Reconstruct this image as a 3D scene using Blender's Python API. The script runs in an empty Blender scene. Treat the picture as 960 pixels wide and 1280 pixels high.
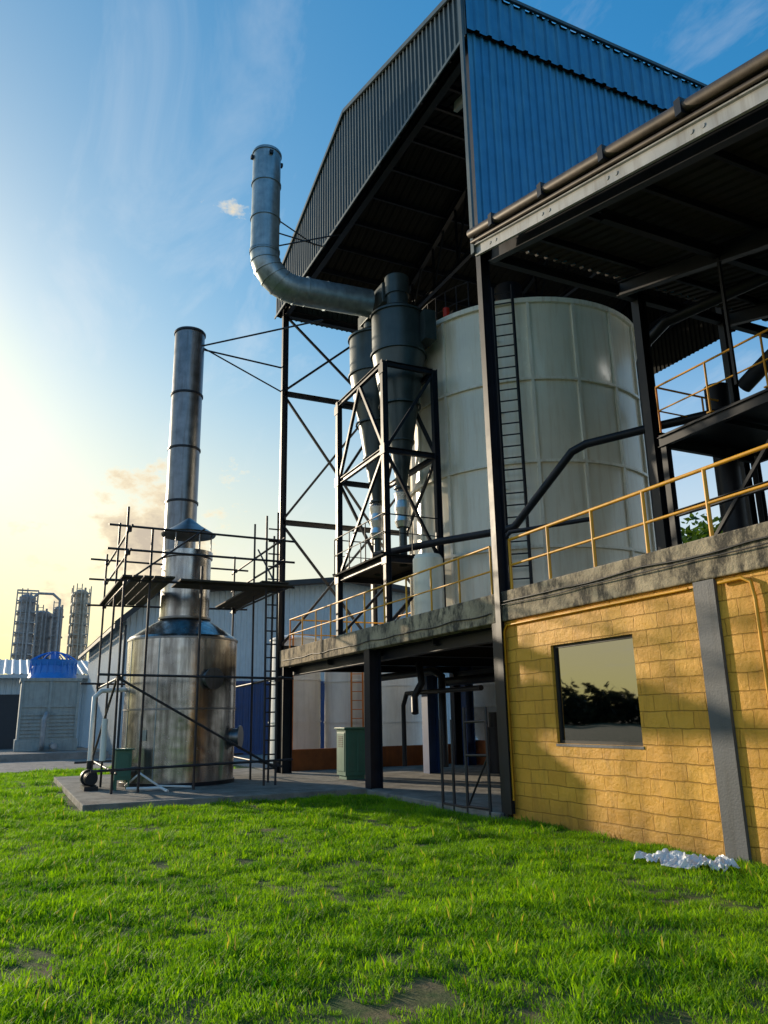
import bpy, math, random
from mathutils import Vector, Matrix, noise as mnoise
random.seed(7)
S=bpy.context.scene
COL=S.collection
PI=math.pi
# ------------------------------------------------------------------ mesh builder
class MB:
    def __init__(s): s.v=[]; s.f=[]; s.sm=[]
    def face(s,pts,smooth=False):
        n=len(s.v); s.v+= [tuple(p) for p in pts]; s.f.append(tuple(range(n,n+len(pts)))); s.sm.append(smooth)
    def box(s,a,b):
        x0,x1=sorted((a[0],b[0])); y0,y1=sorted((a[1],b[1])); z0,z1=sorted((a[2],b[2]))
        n=len(s.v)
        s.v+=[(x0,y0,z0),(x1,y0,z0),(x1,y1,z0),(x0,y1,z0),(x0,y0,z1),(x1,y0,z1),(x1,y1,z1),(x0,y1,z1)]
        for q in ((0,3,2,1),(4,5,6,7),(0,1,5,4),(1,2,6,5),(2,3,7,6),(3,0,4,7)):
            s.f.append(tuple(n+i for i in q)); s.sm.append(False)
    def frame(s,p,q,up=None):
        p=Vector(p);q=Vector(q); d=(q-p).normalized()
        if up is None: up=Vector((0,0,1)) if abs(d.z)<0.95 else Vector((0,1,0))
        up=Vector(up); a=d.cross(up).normalized(); b=a.cross(d).normalized()
        return p,q,d,a,b
    def obox(s,p,q,w,h,offa=0,offb=0,up=None):
        p,q,d,a,b=s.frame(p,q,up); c=a*offa+b*offb
        n=len(s.v)
        for e in (p,q):
            for (i,j) in ((-1,-1),(1,-1),(1,1),(-1,1)):
                s.v.append(tuple(e+c+a*(w/2*i)+b*(h/2*j)))
        for qd in ((0,1,2,3),(7,6,5,4),(0,4,5,1),(1,5,6,2),(2,6,7,3),(3,7,4,0)):
            s.f.append(tuple(n+i for i in qd)); s.sm.append(False)
    def hbeam(s,p,q,w,h,t=0.012,up=None):
        t=max(t,0.014)
        s.obox(p,q,w,t,0,h/2-t/2,up); s.obox(p,q,w,t,0,-h/2+t/2,up); s.obox(p,q,t,h-2*t,0,0,up)
    def tube(s,p,q,r,n=10,r2=None,caps=True):
        if r2 is None: r2=r
        p,q,d,a,b=s.frame(p,q)
        base=len(s.v)
        for (e,rr) in ((p,r),(q,r2)):
            for i in range(n):
                t=2*PI*i/n; s.v.append(tuple(e+a*(math.cos(t)*rr)+b*(math.sin(t)*rr)))
        for i in range(n):
            j=(i+1)%n; s.f.append((base+i,base+j,base+n+j,base+n+i)); s.sm.append(True)
        if caps:
            s.face([s.v[base+i] for i in range(n)][::-1]); s.face([s.v[base+n+i] for i in range(n)])
    def path(s,pts,r,n=10,smooth=True):
        pts=[Vector(p) for p in pts]; base=len(s.v); N=len(pts)
        d0=(pts[1]-pts[0]).normalized(); up=Vector((0,0,1)) if abs(d0.z)<0.9 else Vector((0,1,0))
        a=d0.cross(up).normalized()
        for k,p in enumerate(pts):
            if k==0: d=d0
            elif k==N-1: d=(pts[-1]-pts[-2]).normalized()
            else: d=((pts[k+1]-p).normalized()+(p-pts[k-1]).normalized()).normalized()
            a=(a-d*a.dot(d)).normalized(); b=a.cross(d)
            for i in range(n):
                t=2*PI*i/n; s.v.append(tuple(p+a*(math.cos(t)*r)+b*(math.sin(t)*r)))
        for k in range(N-1):
            for i in range(n):
                j=(i+1)%n; o=base+k*n
                s.f.append((o+i,o+j,o+n+j,o+n+i)); s.sm.append(smooth)
        s.face([s.v[base+i] for i in range(n)]); s.face([s.v[base+(N-1)*n+i] for i in range(n)])
    def lathe(s,c,prof,n=48,a0=0,a1=2*PI):
        full=abs(a1-a0-2*PI)<1e-6
        for (r0,z0),(r1,z1) in zip(prof[:-1],prof[1:]):
            base=len(s.v); m=n if full else n+1
            for (r,z) in ((r0,z0),(r1,z1)):
                for i in range(m):
                    t=a0+(a1-a0)*i/n; s.v.append((c[0]+math.cos(t)*r,c[1]+math.sin(t)*r,z))
            for i in range(n):
                j=(i+1)%m
                s.f.append((base+i,base+j,base+m+j,base+m+i)); s.sm.append(True)
    def corr(s,L,pitch,depth,fn):
        pts=[];x=0
        while x<L-1e-6:
            for (u,o) in ((0,0),(.55,0),(.65,1),(.9,1)):
                xx=x+u*pitch
                if xx<L: pts.append((xx,o*depth))
            x+=pitch
        pts.append((L,0))
        prev=None
        for (x,o) in pts:
            lo,hi=fn(x,o); n=len(s.v); s.v+=[tuple(lo),tuple(hi)]
            if prev is not None: s.f.append((prev,n,n+1,prev+1)); s.sm.append(False)
            prev=n
def root(name,loc=(0,0,0)):
    e=bpy.data.objects.new(name,None); e.location=loc; e.empty_display_size=0.3; COL.objects.link(e); return e
def part(rt,name,mb,mat,bevel=0):
    me=bpy.data.meshes.new(name); L=Vector(rt.location) if rt else Vector((0,0,0))
    me.from_pydata([tuple(Vector(v)-L) for v in mb.v],[],mb.f)
    me.polygons.foreach_set("use_smooth",mb.sm); me.materials.append(mat); me.update()
    o=bpy.data.objects.new(name,me); COL.objects.link(o)
    if rt: o.parent=rt
    if bevel:
        m=o.modifiers.new("bev","BEVEL"); m.width=bevel; m.segments=2; m.limit_method='ANGLE'
    return o
# ------------------------------------------------------------------ materials
def rgb(c): return (c[0],c[1],c[2],1)
def newmat(name):
    m=bpy.data.materials.new(name); m.use_nodes=True; nt=m.node_tree; nt.nodes.clear()
    o=nt.nodes.new("ShaderNodeOutputMaterial"); b=nt.nodes.new("ShaderNodeBsdfPrincipled"); nt.links.new(b.outputs[0],o.inputs[0])
    return m,nt,b,o
def N(nt,t,**k):
    n=nt.nodes.new(t)
    for a,v in k.items(): setattr(n,a,v)
    return n
def noise(nt,vec,scale,detail=5,rough=.55,vscale=None,dist=0):
    if vscale:
        m=N(nt,"ShaderNodeVectorMath",operation='MULTIPLY'); m.inputs[1].default_value=vscale; nt.links.new(vec,m.inputs[0]); vec=m.outputs[0]
    n=N(nt,"ShaderNodeTexNoise"); n.inputs["Scale"].default_value=scale; n.inputs["Detail"].default_value=detail; n.inputs["Roughness"].default_value=rough; n.inputs["Distortion"].default_value=dist
    nt.links.new(vec,n.inputs["Vector"]); return n.outputs["Fac"]
def ramp(nt,fac,a,b,ca=(0,0,0),cb=(1,1,1)):
    r=N(nt,"ShaderNodeValToRGB"); r.color_ramp.elements[0].position=a; r.color_ramp.elements[1].position=b
    r.color_ramp.elements[0].color=rgb(ca); r.color_ramp.elements[1].color=rgb(cb); nt.links.new(fac,r.inputs[0]); return r.outputs[0]
def mix(nt,f,a,b,mode='MIX'):
    m=N(nt,"ShaderNodeMix",data_type='RGBA',blend_type=mode)
    for s,v in ((m.inputs[0],f),(m.inputs[6],a),(m.inputs[7],b)):
        if isinstance(v,(int,float)): s.default_value=v
        elif isinstance(v,tuple): s.default_value=rgb(v)
        else: nt.links.new(v,s)
    return m.outputs[2]
def mul(nt,a,k,add=0):
    m=N(nt,"ShaderNodeMath",operation='MULTIPLY_ADD'); nt.links.new(a,m.inputs[0]); m.inputs[1].default_value=k; m.inputs[2].default_value=add; return m.outputs[0]
def bump(nt,b,h,strength,dist=.02):
    n=N(nt,"ShaderNodeBump"); n.inputs["Strength"].default_value=strength; n.inputs["Distance"].default_value=dist
    nt.links.new(h,n.inputs["Height"]); nt.links.new(n.outputs[0],b.inputs["Normal"]); return n
def paint(name,base,rough=.5,metal=0,var=.25,dirt=None,dirtamt=.5,bumpv=.15,streak=True,nscale=3.0,spec=.5):
    m,nt,b,o=newmat(name); g=N(nt,"ShaderNodeNewGeometry").outputs["Position"]
    n1=noise(nt,g,nscale,4); lo=tuple(c*(1-var) for c in base); hi=tuple(min(1,c*(1+var)) for c in base)
    c=ramp(nt,n1,.3,.7,lo,hi)
    if dirt:
        vs=(5,5,.45) if streak else (1,1,1)
        n2=noise(nt,g,1.6,5,.65,vs); mk=ramp(nt,n2,.48,.72)
        c=mix(nt,mul(nt,mk,dirtamt),c,dirt)
    nt.links.new(c,b.inputs["Base Color"])
    r=N(nt,"ShaderNodeMapRange"); r.inputs[3].default_value=max(.03,rough-.12); r.inputs[4].default_value=min(1,rough+.15); nt.links.new(n1,r.inputs[0]); nt.links.new(r.outputs[0],b.inputs["Roughness"])
    b.inputs["Metallic"].default_value=metal; b.inputs["Specular IOR Level"].default_value=spec
    if bumpv: bump(nt,b,noise(nt,g,40,2),bumpv,.006)
    return m
M={}
M['steel']=paint('dark_painted_steel',(.009,.012,.02),.45,0,.3,(.035,.024,.018),.2,.0,spec=.35)
M['rail']=paint('yellow_paint',(.78,.37,.012),.45,0,.12,(.3,.12,.02),.4,0)
M['clad_dark']=paint('dark_green_sheet',(.06,.085,.095),.42,.2,.15,(.03,.04,.045),.5,0)
M['clad_blue']=paint('blue_sheet',(.022,.20,.42),.42,.1,.12,(.10,.33,.46),.45,0)
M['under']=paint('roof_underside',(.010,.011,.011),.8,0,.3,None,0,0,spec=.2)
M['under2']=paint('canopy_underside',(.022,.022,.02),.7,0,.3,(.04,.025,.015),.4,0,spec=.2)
M['tank']=paint('cream_tank_paint',(.92,.85,.69),.20,0,.05,(.66,.50,.30),.40,.0,nscale=1.2,spec=.7)
M['tank_rib']=paint('cream_rib_paint',(.94,.88,.74),.3,0,.04,(.5,.36,.2),.45,0)
M['cyc']=paint('grey_green_coating',(.055,.075,.078),.36,.35,.15,(.03,.037,.037),.4)
M['galv']=paint('galvanised_duct',(.30,.36,.39),.38,.7,.2,(.16,.18,.18),.5,nscale=5)
M['stack']=paint('dull_steel_stack',(.21,.22,.24),.33,.85,.25,(.10,.08,.07),.6)
M['foil']=paint('foil_wrap',(.8,.8,.8),.3,.9,.1,None,0,.9)
M['white']=paint('white_paint',(.80,.80,.78),.45,0,.05,(.45,.43,.4),.3,0)
M['greybox']=paint('grey_frp',(.28,.33,.34),.55,0,.12,(.14,.15,.14),.5,0)
M['bluefan']=paint('blue_frp',(.02,.20,.65),.4,0,.1,None,0,0)
M['bluecon']=paint('blue_container_paint',(.012,.05,.17),.5,0,.15,(.05,.04,.03),.3,0)
M['greencab']=paint('green_cabinet_paint',(.05,.16,.11),.45,0,.12,(.08,.07,.05),.3,0)
M['brown']=paint('rusty_primer',(.34,.10,.025),.7,0,.25,(.12,.05,.02),.5)
M['orange']=paint('orange_paint',(.6,.2,.03),.5,0,.15,None,0,0)
M['black']=paint('black_rubber',(.012,.012,.013),.5,0,.2,None,0,0)
M['wood']=paint('scaffold_plank',(.05,.04,.03),.8,0,.3)
M['scaf']=paint('scaffold_tube',(.035,.035,.042),.45,.4,.4,(.10,.04,.02),.4,0)
M['wh']=paint('warehouse_sheet',(.50,.58,.63),.5,.0,.06,(.36,.41,.45),.5,0)
M['whroof']=paint('pale_roof_sheet',(.5,.54,.57),.45,.1,.08,(.35,.37,.38),.5,0)
M['whdark']=paint('warehouse_fascia',(.03,.035,.04),.6,0,.1,None,0,0)
M['farsteel']=paint('distant_steel',(.30,.31,.33),.5,.2,.3,(.16,.14,.12),.5,0)
M['farcream']=paint('distant_cream',(.42,.37,.30),.6,0,.3,(.12,.10,.09),.5,0)
M['pillar']=paint('grey_pillar_paint',(.10,.105,.115),.6,0,.15,(.05,.05,.05),.5,.5)
M['chan']=paint('light_channel',(.36,.37,.37),.5,.2,.1,(.16,.13,.10),.6,0)
M['trim']=paint('brown_trim',(.085,.065,.05),.5,.2,.3,(.03,.025,.02),.5,0)
M['red']=paint('red_paint',(.5,.02,.01),.5,0,.1,None,0,0)
M['dim']=paint('opening_shade_colour',(.05,.05,.055),.8,0,.1,None,0,0)  # dark colour standing in for the shade inside the warehouse doorways
def stainless():
    m,nt,b,o=newmat('brushed_stainless'); g=N(nt,"ShaderNodeNewGeometry").outputs["Position"]
    n=noise(nt,g,2.2,6,.6,(3,3,.3)); c=ramp(nt,n,.3,.72,(.16,.15,.15),(.58,.58,.58))
    k=ramp(nt,noise(nt,g,1.1,5,.65),.54,.74); c=mix(nt,mul(nt,k,.35),c,(.19,.17,.15)); nt.links.new(c,b.inputs["Base Color"])
    r=N(nt,"ShaderNodeMapRange"); r.inputs[3].default_value=.33; r.inputs[4].default_value=.17; nt.links.new(noise(nt,g,3,3),r.inputs[0]); nt.links.new(r.outputs[0],b.inputs["Roughness"])
    b.inputs["Metallic"].default_value=.95
    bump(nt,b,noise(nt,g,1.3,2),.45,.05); return m
M['ss']=stainless()
def concrete(name,lo,hi,dark,amt,streak=False):
    m,nt,b,o=newmat(name); g=N(nt,"ShaderNodeNewGeometry").outputs["Position"]
    c=ramp(nt,noise(nt,g,2.2,7,.65),.3,.7,lo,hi)
    k=ramp(nt,noise(nt,g,1.5,7,.7,(3,3,1.6) if streak else (1,1,1)),.46,.60)
    c=mix(nt,mul(nt,k,amt),c,dark); nt.links.new(c,b.inputs["Base Color"]); b.inputs["Roughness"].default_value=.9
    bump(nt,b,noise(nt,g,14,6,.7),.8,.03); return m
M['deck']=concrete('stained_concrete',(.24,.20,.14),(.55,.45,.30),(.035,.032,.028),.9,True)
M['pad']=concrete('pad_concrete',(.19,.18,.16),(.32,.30,.26),(.10,.09,.08),.6)
M['yard']=concrete('yard_concrete',(.20,.19,.18),(.30,.28,.26),(.13,.12,.11),.5)
def blockwall():
    m,nt,b,o=newmat('yellow_painted_block'); g=N(nt,"ShaderNodeNewGeometry").outputs["Position"]
    sx=N(nt,"ShaderNodeSeparateXYZ"); nt.links.new(g,sx.inputs[0])
    ad=N(nt,"ShaderNodeMath",operation='ADD'); nt.links.new(sx.outputs[0],ad.inputs[0]); nt.links.new(sx.outputs[1],ad.inputs[1])
    wn=N(nt,"ShaderNodeMath",operation='MULTIPLY_ADD'); nt.links.new(noise(nt,g,3,3),wn.inputs[0]); wn.inputs[1].default_value=.05; nt.links.new(sx.outputs[2],wn.inputs[2])
    wx=N(nt,"ShaderNodeMath",operation='MULTIPLY_ADD'); nt.links.new(noise(nt,g,5,3),wx.inputs[0]); wx.inputs[1].default_value=.07; nt.links.new(ad.outputs[0],wx.inputs[2])
    cv=N(nt,"ShaderNodeCombineXYZ"); nt.links.new(wx.outputs[0],cv.inputs[0]); nt.links.new(wn.outputs[0],cv.inputs[1])
    br=N(nt,"ShaderNodeTexBrick"); br.offset=.5; nt.links.new(cv.outputs[0],br.inputs["Vector"])
    br.inputs["Scale"].default_value=1; br.inputs["Brick Width"].default_value=.42; br.inputs["Row Height"].default_value=.205
    br.inputs["Mortar Size"].default_value=.008; br.inputs["Mortar Smooth"].default_value=.8; br.inputs["Bias"].default_value=0
    br.inputs["Color1"].default_value=(.84,.44,.055,1); br.inputs["Color2"].default_value=(.72,.35,.04,1); br.inputs["Mortar"].default_value=(.56,.26,.03,1)
    c=mix(nt,mul(nt,ramp(nt,noise(nt,g,2.3,7,.7),.35,.7),.8),br.outputs["Color"],(.68,.33,.035))
    mr=N(nt,"ShaderNodeMapRange"); mr.inputs[1].default_value=.5; mr.inputs[2].default_value=0; nt.links.new(sx.outputs[2],mr.inputs[0])
    mu=N(nt,"ShaderNodeMath",operation='MULTIPLY'); nt.links.new(mr.outputs[0],mu.inputs[0]); nt.links.new(noise(nt,g,4,5),mu.inputs[1])
    c=mix(nt,mu.outputs[0],c,(.18,.10,.03))
    k=ramp(nt,noise(nt,g,1.4,7,.7,(4,4,.8)),.52,.75); c=mix(nt,mul(nt,k,.6),c,(.34,.16,.03))
    nt.links.new(c,b.inputs["Base Color"]); b.inputs["Roughness"].default_value=.55; b.inputs["Specular IOR Level"].default_value=.3
    h1=mul(nt,br.outputs["Fac"],-1.1)
    h2=N(nt,"ShaderNodeMath",operation='ADD'); nt.links.new(h1,h2.inputs[0]); nt.links.new(noise(nt,g,24,6,.75),h2.inputs[1])
    sp2=N(nt,"ShaderNodeSeparateColor"); nt.links.new(br.outputs["Color"],sp2.inputs[0])
    h3=N(nt,"ShaderNodeMath",operation='MULTIPLY_ADD'); nt.links.new(sp2.outputs[0],h3.inputs[0]); h3.inputs[1].default_value=1.5; nt.links.new(h2.outputs[0],h3.inputs[2])
    h4=N(nt,"ShaderNodeMath",operation='MULTIPLY_ADD'); nt.links.new(noise(nt,g,4,3),h4.inputs[0]); h4.inputs[1].default_value=2.2; nt.links.new(h3.outputs[0],h4.inputs[2])
    bump(nt,b,h4.outputs[0],.85,.014); return m
M['block']=blockwall()
def glassmat():
    m,nt,b,o=newmat('tinted_window_glass'); b.inputs["Base Color"].default_value=(.26,.26,.29,1); b.inputs["Metallic"].default_value=1; b.inputs["Roughness"].default_value=.02
    g=N(nt,"ShaderNodeNewGeometry").outputs["Position"]; bump(nt,b,noise(nt,g,.9,1),.05,.05); return m
M['glass']=glassmat()
def soil():
    m,nt,b,o=newmat('soil_and_turf'); g=N(nt,"ShaderNodeNewGeometry").outputs["Position"]
    c=ramp(nt,noise(nt,g,6,6,.7),.3,.7,(.025,.06,.008),(.06,.11,.018))
    d=ramp(nt,noise(nt,g,30,5,.7),.3,.7,(.12,.08,.04),(.30,.21,.12))
    c=mix(nt,mul(nt,ramp(nt,noise(nt,g,3.0,5,.6),.44,.66),.8),c,d)
    nt.links.new(c,b.inputs["Base Color"]); b.inputs["Roughness"].default_value=.95; bump(nt,b,noise(nt,g,25,6,.7),.8,.03); return m
M['soil']=soil()
def leafy(name,c0,c1,trans=.45,rough=.55,dry=False):
    m,nt,b,o=newmat(name); oi=N(nt,"ShaderNodeObjectInfo"); g=N(nt,"ShaderNodeNewGeometry")
    ad=N(nt,"ShaderNodeMath",operation='ADD'); nt.links.new(mul(nt,noise(nt,g.outputs["Position"],1.3,3),1.6,-.3),ad.inputs[0])
    nt.links.new(mul(nt,oi.outputs["Random"],.3,-.15),ad.inputs[1])
    rp=N(nt,"ShaderNodeMath",operation='MULTIPLY_ADD'); nt.links.new(g.outputs["Random Per Island"],rp.inputs[0]); rp.inputs[1].default_value=.5; nt.links.new(ad.outputs[0],rp.inputs[2])
    c=ramp(nt,rp.outputs[0],.3,1.1,c0,c1)
    if dry:
        k=ramp(nt,g.outputs["Random Per Island"],.965,.975); c=mix(nt,k,c,(.38,.33,.12))
    nt.links.new(c,b.inputs["Base Color"]); b.inputs["Roughness"].default_value=rough; b.inputs["Specular IOR Level"].default_value=.3
    t=N(nt,"ShaderNodeBsdfTranslucent"); c2=mix(nt,1.0,c,(1.6,1.6,.4),'MULTIPLY'); nt.links.new(c2,t.inputs[0])
    ms=N(nt,"ShaderNodeMixShader"); ms.inputs[0].default_value=trans; nt.links.new(b.outputs[0],ms.inputs[1]); nt.links.new(t.outputs[0],ms.inputs[2]); nt.links.new(ms.outputs[0],o.inputs[0]); return m
M['grass']=leafy('grass_blade',(.035,.15,.004),(.25,.45,.012),.5,.6,True)
M['leaf']=leafy('tree_leaf',(.03,.07,.012),(.09,.15,.025),.3)
M['leaffar']=paint('distant_foliage',(.03,.045,.018),.8,0,.5,None,0,0,nscale=.5)
M['bark']=paint('bark',(.06,.045,.03),.9,0,.2,None,0,0)
m,nt,b,o=newmat('plastic_film'); b.inputs["Base Color"].default_value=(.62,.64,.67,1); b.inputs["Roughness"].default_value=.25; M['film']=m
m,nt,b,o=newmat('lamp_glow'); b.inputs["Emission Color"].default_value=(1,.97,.9,1); b.inputs["Emission Strength"].default_value=12; M['lamp']=m

FY=7.45
# ------------------------------------------------------------------ ground
mb=MB(); n=1500
mb.face([(-n,-n,0),(n,-n,0),(n,n,0),(-n,n,0)])
g=part(None,'ground',mb,M['soil'])
r=root('concrete_yard',(-60,0,0)); mb=MB(); mb.box((-140,-12,-.1),(-30.5,90,.04)); mb.box((-30.5,8,-.1),(-24.6,90,.035)); part(r,'slab',mb,M['yard'])
r=root('concrete_pad',(-20,4,0)); mb=MB(); mb.box((-25.4,1.5,-.1),(-16.3,FY-.16,.13)); mb.box((-24.5,FY-.157,-.1),(-11.12,20.5,.10)); part(r,'slab',mb,M['pad'],.015)

# ------------------------------------------------------------------ process building
XR=-10.8; XL=-23.0; XM=-16.95; YB=20.2
B=root('process_building',(XM,FY,0))
def gz(x):
    return 18.15-(abs(x-XM)/(XR-XM))*2.0
mb=MB()
for x in (XR-.12,XL+.1):
    for y in (FY-.02,13.8,YB):
        mb.hbeam((x,y,.1),(x,y,15.1),.15,.2)
mb.hbeam((XL,FY,15.0),(XR,FY,15.0),.16,.26); mb.hbeam((XL,YB,15.0),(XR,YB,15.0),.16,.26)
mb.hbeam((XL+.1,FY,15.0),(XL+.1,YB,15.0),.16,.22); mb.hbeam((XR-.12,FY,15.0),(XR-.12,YB,15.0),.16,.22)
for y in (FY+.1,11.6,15.8,YB-.1):
    for sx in (XL,XR):
        mb.hbeam((sx,y,15.95),(XM,y,17.93),.14,.26)
    mb.hbeam((XL,y,15.3),(XR,y,15.3),.12,.16)
    for k in range(1,8):
        x=XL+(XR-XL)*k/8; x2=XL+(XR-XL)*(k+.5)/8
        mb.obox((x,y,15.3),(x,y,gz(x)-.3),.06,.06)
        mb.obox((x,y,15.3),(x2,y,gz(x2)-.3),.05,.05)
for k in range(1,12):
    x=XL+(XR-XL)*k/12
    mb.obox((x,FY,gz(x)-.13),(x,YB,gz(x)-.13),.07,.14)
for z in (12.05,7.65,3.7): mb.hbeam((XL+.1,FY,z),(XL+.1,13.8,z),.12,.16); mb.hbeam((XL+.1,13.8,z),(XL+.1,YB,z),.12,.16)
mb.hbeam((XL+.1,10.6,.1),(XL+.1,10.6,15),.14,.16)
for (za,zb) in ((15.0,12.05),(12.05,7.65),(7.65,3.7)):
    for (ya,yb) in ((FY,10.6),(10.6,13.8),(13.8,17)):
        mb.obox((XL+.1,ya,za-.1),(XL+.1,yb,zb+.1),.07,.07); mb.obox((XL+.18,ya,zb+.1),(XL+.18,yb,za-.1),.07,.07)
mb.hbeam((XR-.12,11.3,3.6),(XR-.12,11.3,15),.2,.22)
mb.hbeam((XR-.12,FY,10.1),(XR-.12,YB,10.1),.14,.2)
part(B,'steel_frame',mb,M['steel'])
mb=MB()
mb.corr(XR-XL+.3,.19,.04,lambda s,o:(Vector((XL-.15+s,FY-.28-o,14.93)),Vector((XL-.15+s,FY-.28-o,gz(max(XL,min(XR,XL-.15+s)))))))
mb.corr(YB-FY+.3,.19,.04,lambda s,o:(Vector((XL-.17-o,FY-.26+s,14.95)),Vector((XL-.17-o,FY-.26+s,16.12))))
part(B,'gable_cladding',mb,M['clad_dark'])
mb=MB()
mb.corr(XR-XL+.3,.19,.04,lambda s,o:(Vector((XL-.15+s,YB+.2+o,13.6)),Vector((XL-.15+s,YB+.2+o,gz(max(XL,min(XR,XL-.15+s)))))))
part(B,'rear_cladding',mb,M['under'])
mb=MB()
mb.corr(YB-FY+.3,.19,.035,lambda s,o:(Vector((XR+.06+o,FY-.2+s,10.30)),Vector((XR+.06+o,FY-.2+s,15.1))))
part(B,'blue_wall_cladding',mb,M['clad_blue'])
mb=MB()
mb.corr(YB-FY+.4,.3,.045,lambda s,o:(Vector((XR+.17+o,FY-.27+s,15.07)),Vector((XR+.17+o,FY-.27+s,16.16))))
part(B,'blue_fascia_cladding',mb,M['clad_blue'])
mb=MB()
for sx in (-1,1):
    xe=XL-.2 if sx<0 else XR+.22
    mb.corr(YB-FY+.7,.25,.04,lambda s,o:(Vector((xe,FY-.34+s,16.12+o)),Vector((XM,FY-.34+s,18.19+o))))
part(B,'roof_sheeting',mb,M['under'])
mb=MB()
mb.obox((XL-.2,FY-.35,16.15),(XM,FY-.35,18.22),.05,.12); mb.obox((XM,FY-.35,18.22),(XR+.22,FY-.35,16.15),.05,.12)
mb.obox((XR+.245,FY-.35,16.2),(XR+.245,YB+.3,16.2),.06,.08)
mb.obox((XR+.1,FY-.36,9.9),(XR+.1,FY-.36,16.1),.1,.05)
mb.obox((XL-.2,FY-.31,14.9),(XR,FY-.31,14.9),.03,.08)
part(B,'edge_trim',mb,M['clad_dark'])
mb=MB(); mb.obox((XR-.3,FY+.5,14.6),(XR-1.6,FY+.5,14.9),.1,.22); part(B,'pale_bracket',mb,M['chan'])
# ------------------------------------------------------------------ lean-to canopy
C=root('lean_to_canopy',(-4,FY,0)); XE=4.0; YC=19.8
cz=lambda x:10.32-.265*(x-XR)
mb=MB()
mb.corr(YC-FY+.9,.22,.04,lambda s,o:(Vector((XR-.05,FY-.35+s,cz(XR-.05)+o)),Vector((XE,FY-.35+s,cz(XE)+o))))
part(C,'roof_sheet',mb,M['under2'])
mb=MB()
for y in (FY+.05,10.6,13.7,16.8,19.7): mb.hbeam((XR+.1,y,cz(XR+.1)-.3),(XE,y,cz(XE)-.3),.14,.3)
x=XR+.9
while x<XE:
    mb.obox((x,FY-.2,cz(x)-.08),(x,YC,cz(x)-.08),.06,.13); x+=1.25
for x in (-3.6,XE-.2):
    for y in (10.6,19.7): mb.hbeam((x,y,3.62),(x,y,cz(x)-.4),.18,.2)
mb.obox((-8.3,10.6,6.9),(-8.3,10.6,cz(-8.3)-.3),.05,.05)
mb.hbeam((-8.3,8,cz(-8.3)-.25),(-8.3,YC,cz(-8.3)-.25),.12,.2)
part(C,'rafters_and_purlins',mb,M['steel'])
mb=MB(); mb.obox((XR+.12,FY-.3,cz(XR+.12)-.33),(XE,FY-.3,cz(XE)-.33),.05,.2)
mb.obox((XR+.12,FY-.325,cz(XR+.12)-.23),(XE,FY-.325,cz(XE)-.23),.1,.02)
x=XR+.6
while x<XE:
    for dx in (0,.18): mb.tube((x+dx,FY-.335,cz(x+dx)-.33),(x+dx,FY-.32,cz(x+dx)-.33),.03,10)
    x+=1.5
part(C,'front_channel',mb,M['chan'])
mb=MB(); mb.tube((XR+.12,FY-.42,cz(XR+.12)+.0),(XE,FY-.42,cz(XE)+.0),.085,12); mb.tube((XR+.12,FY-.4,cz(XR+.12)-.17),(XE,FY-.4,cz(XE)-.17),.035,8)
part(C,'edge_roll_trim',mb,M['trim'])
mb=MB(); x=XR+.9
while x<XE:
    z=cz(x); mb.box((x-.05,FY-.52,z-.13),(x+.05,FY-.33,z+.1)); x+=1.4
part(C,'trim_brackets',mb,M['steel'])
mb=MB(); mb.box((-12.3,15.2,11.6),(-12.15,16.4,11.67)); part(C,'fluorescent_lamp',mb,M['lamp'])

# ------------------------------------------------------------------ concrete deck
D=root('concrete_deck',(-11,FY,3.1))
mb=MB(); mb.box((-22.88,FY-.06,3.12),(XE,FY+.2,3.62)); mb.box((-22.86,FY+.203,3.3),(XE,YB,3.6))
part(D,'slab_and_edge_beam',mb,M['deck'],.02)
mb=MB()
for x in (-22.7,-16.5):
    mb.hbeam((x,FY+.12,.1),(x,FY+.12,3.12),.3,.3,.02)
for x in (-22.7,-16.5,-13.8):
    for y in (13.4,19.8): mb.hbeam((x,y,.1),(x,y,3.3),.26,.26,.02)
for x in (-22.6,-19.6,-16.5,-13.8): mb.hbeam((x,FY+.22,3.14),(x,YB,3.14),.2,.3)
mb.hbeam((-22.8,FY+.35,3.0),(-11.2,FY+.35,3.0),.2,.25); mb.hbeam((-22.8,13.4,2.9),(-11.2,13.4,2.9),.2,.25)
mb.box((-11.18,FY-.08,.05),(-11.0,FY+.1,3.115))
part(D,'steel_supports',mb,M['steel'])
mb=MB()
def cable(x0,x1,z,y,sag,r,k=9):
    pts=[]
    for i in range(k*6+1):
        t=i/(k*6); pts.append((x0+(x1-x0)*t,y,z-sag*abs(math.sin(t*k*PI))+.012*math.sin(t*37)))
    mb.path(pts,r,6)
cable(-10.9,XE,3.44,FY-.08,.02,.013); cable(-22.5,-11.2,3.3,FY-.075,.02,.011); cable(-10.9,XE,3.39,FY-.1,.03,.009,7)
part(D,'cables',mb,M['black'])
R=root('deck_railing',(-11,FY+.05,3.62))
mb=MB()
def rail(p,q,zt=4.5,zm=4.06,sp=1.07,r=.022,base=3.6):
    p=Vector((p[0],p[1],0)); q=Vector((q[0],q[1],0)); L=(q-p).length; n=max(1,round(L/sp))
    for z,rr in ((zt,r*1.05),(zm,r*.8)): mb.tube((p.x,p.y,z),(q.x,q.y,z),rr,8)
    for i in range(n+1):
        a=p+(q-p)*(i/n); mb.tube((a.x,a.y,base),(a.x,a.y,zt),r,8)
        mb.box((a.x-.05,a.y-.05,base+.01),(a.x+.05,a.y+.05,base+.035))
rail((-22.3,FY+.08),(-11.35,FY+.08)); rail((-10.75,FY+.08),(XE,FY+.08),r=.026); rail((-22.3,FY+.08),(-22.3,12.5))
rail((-21.2,10.3),(-19.6,10.3))
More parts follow.
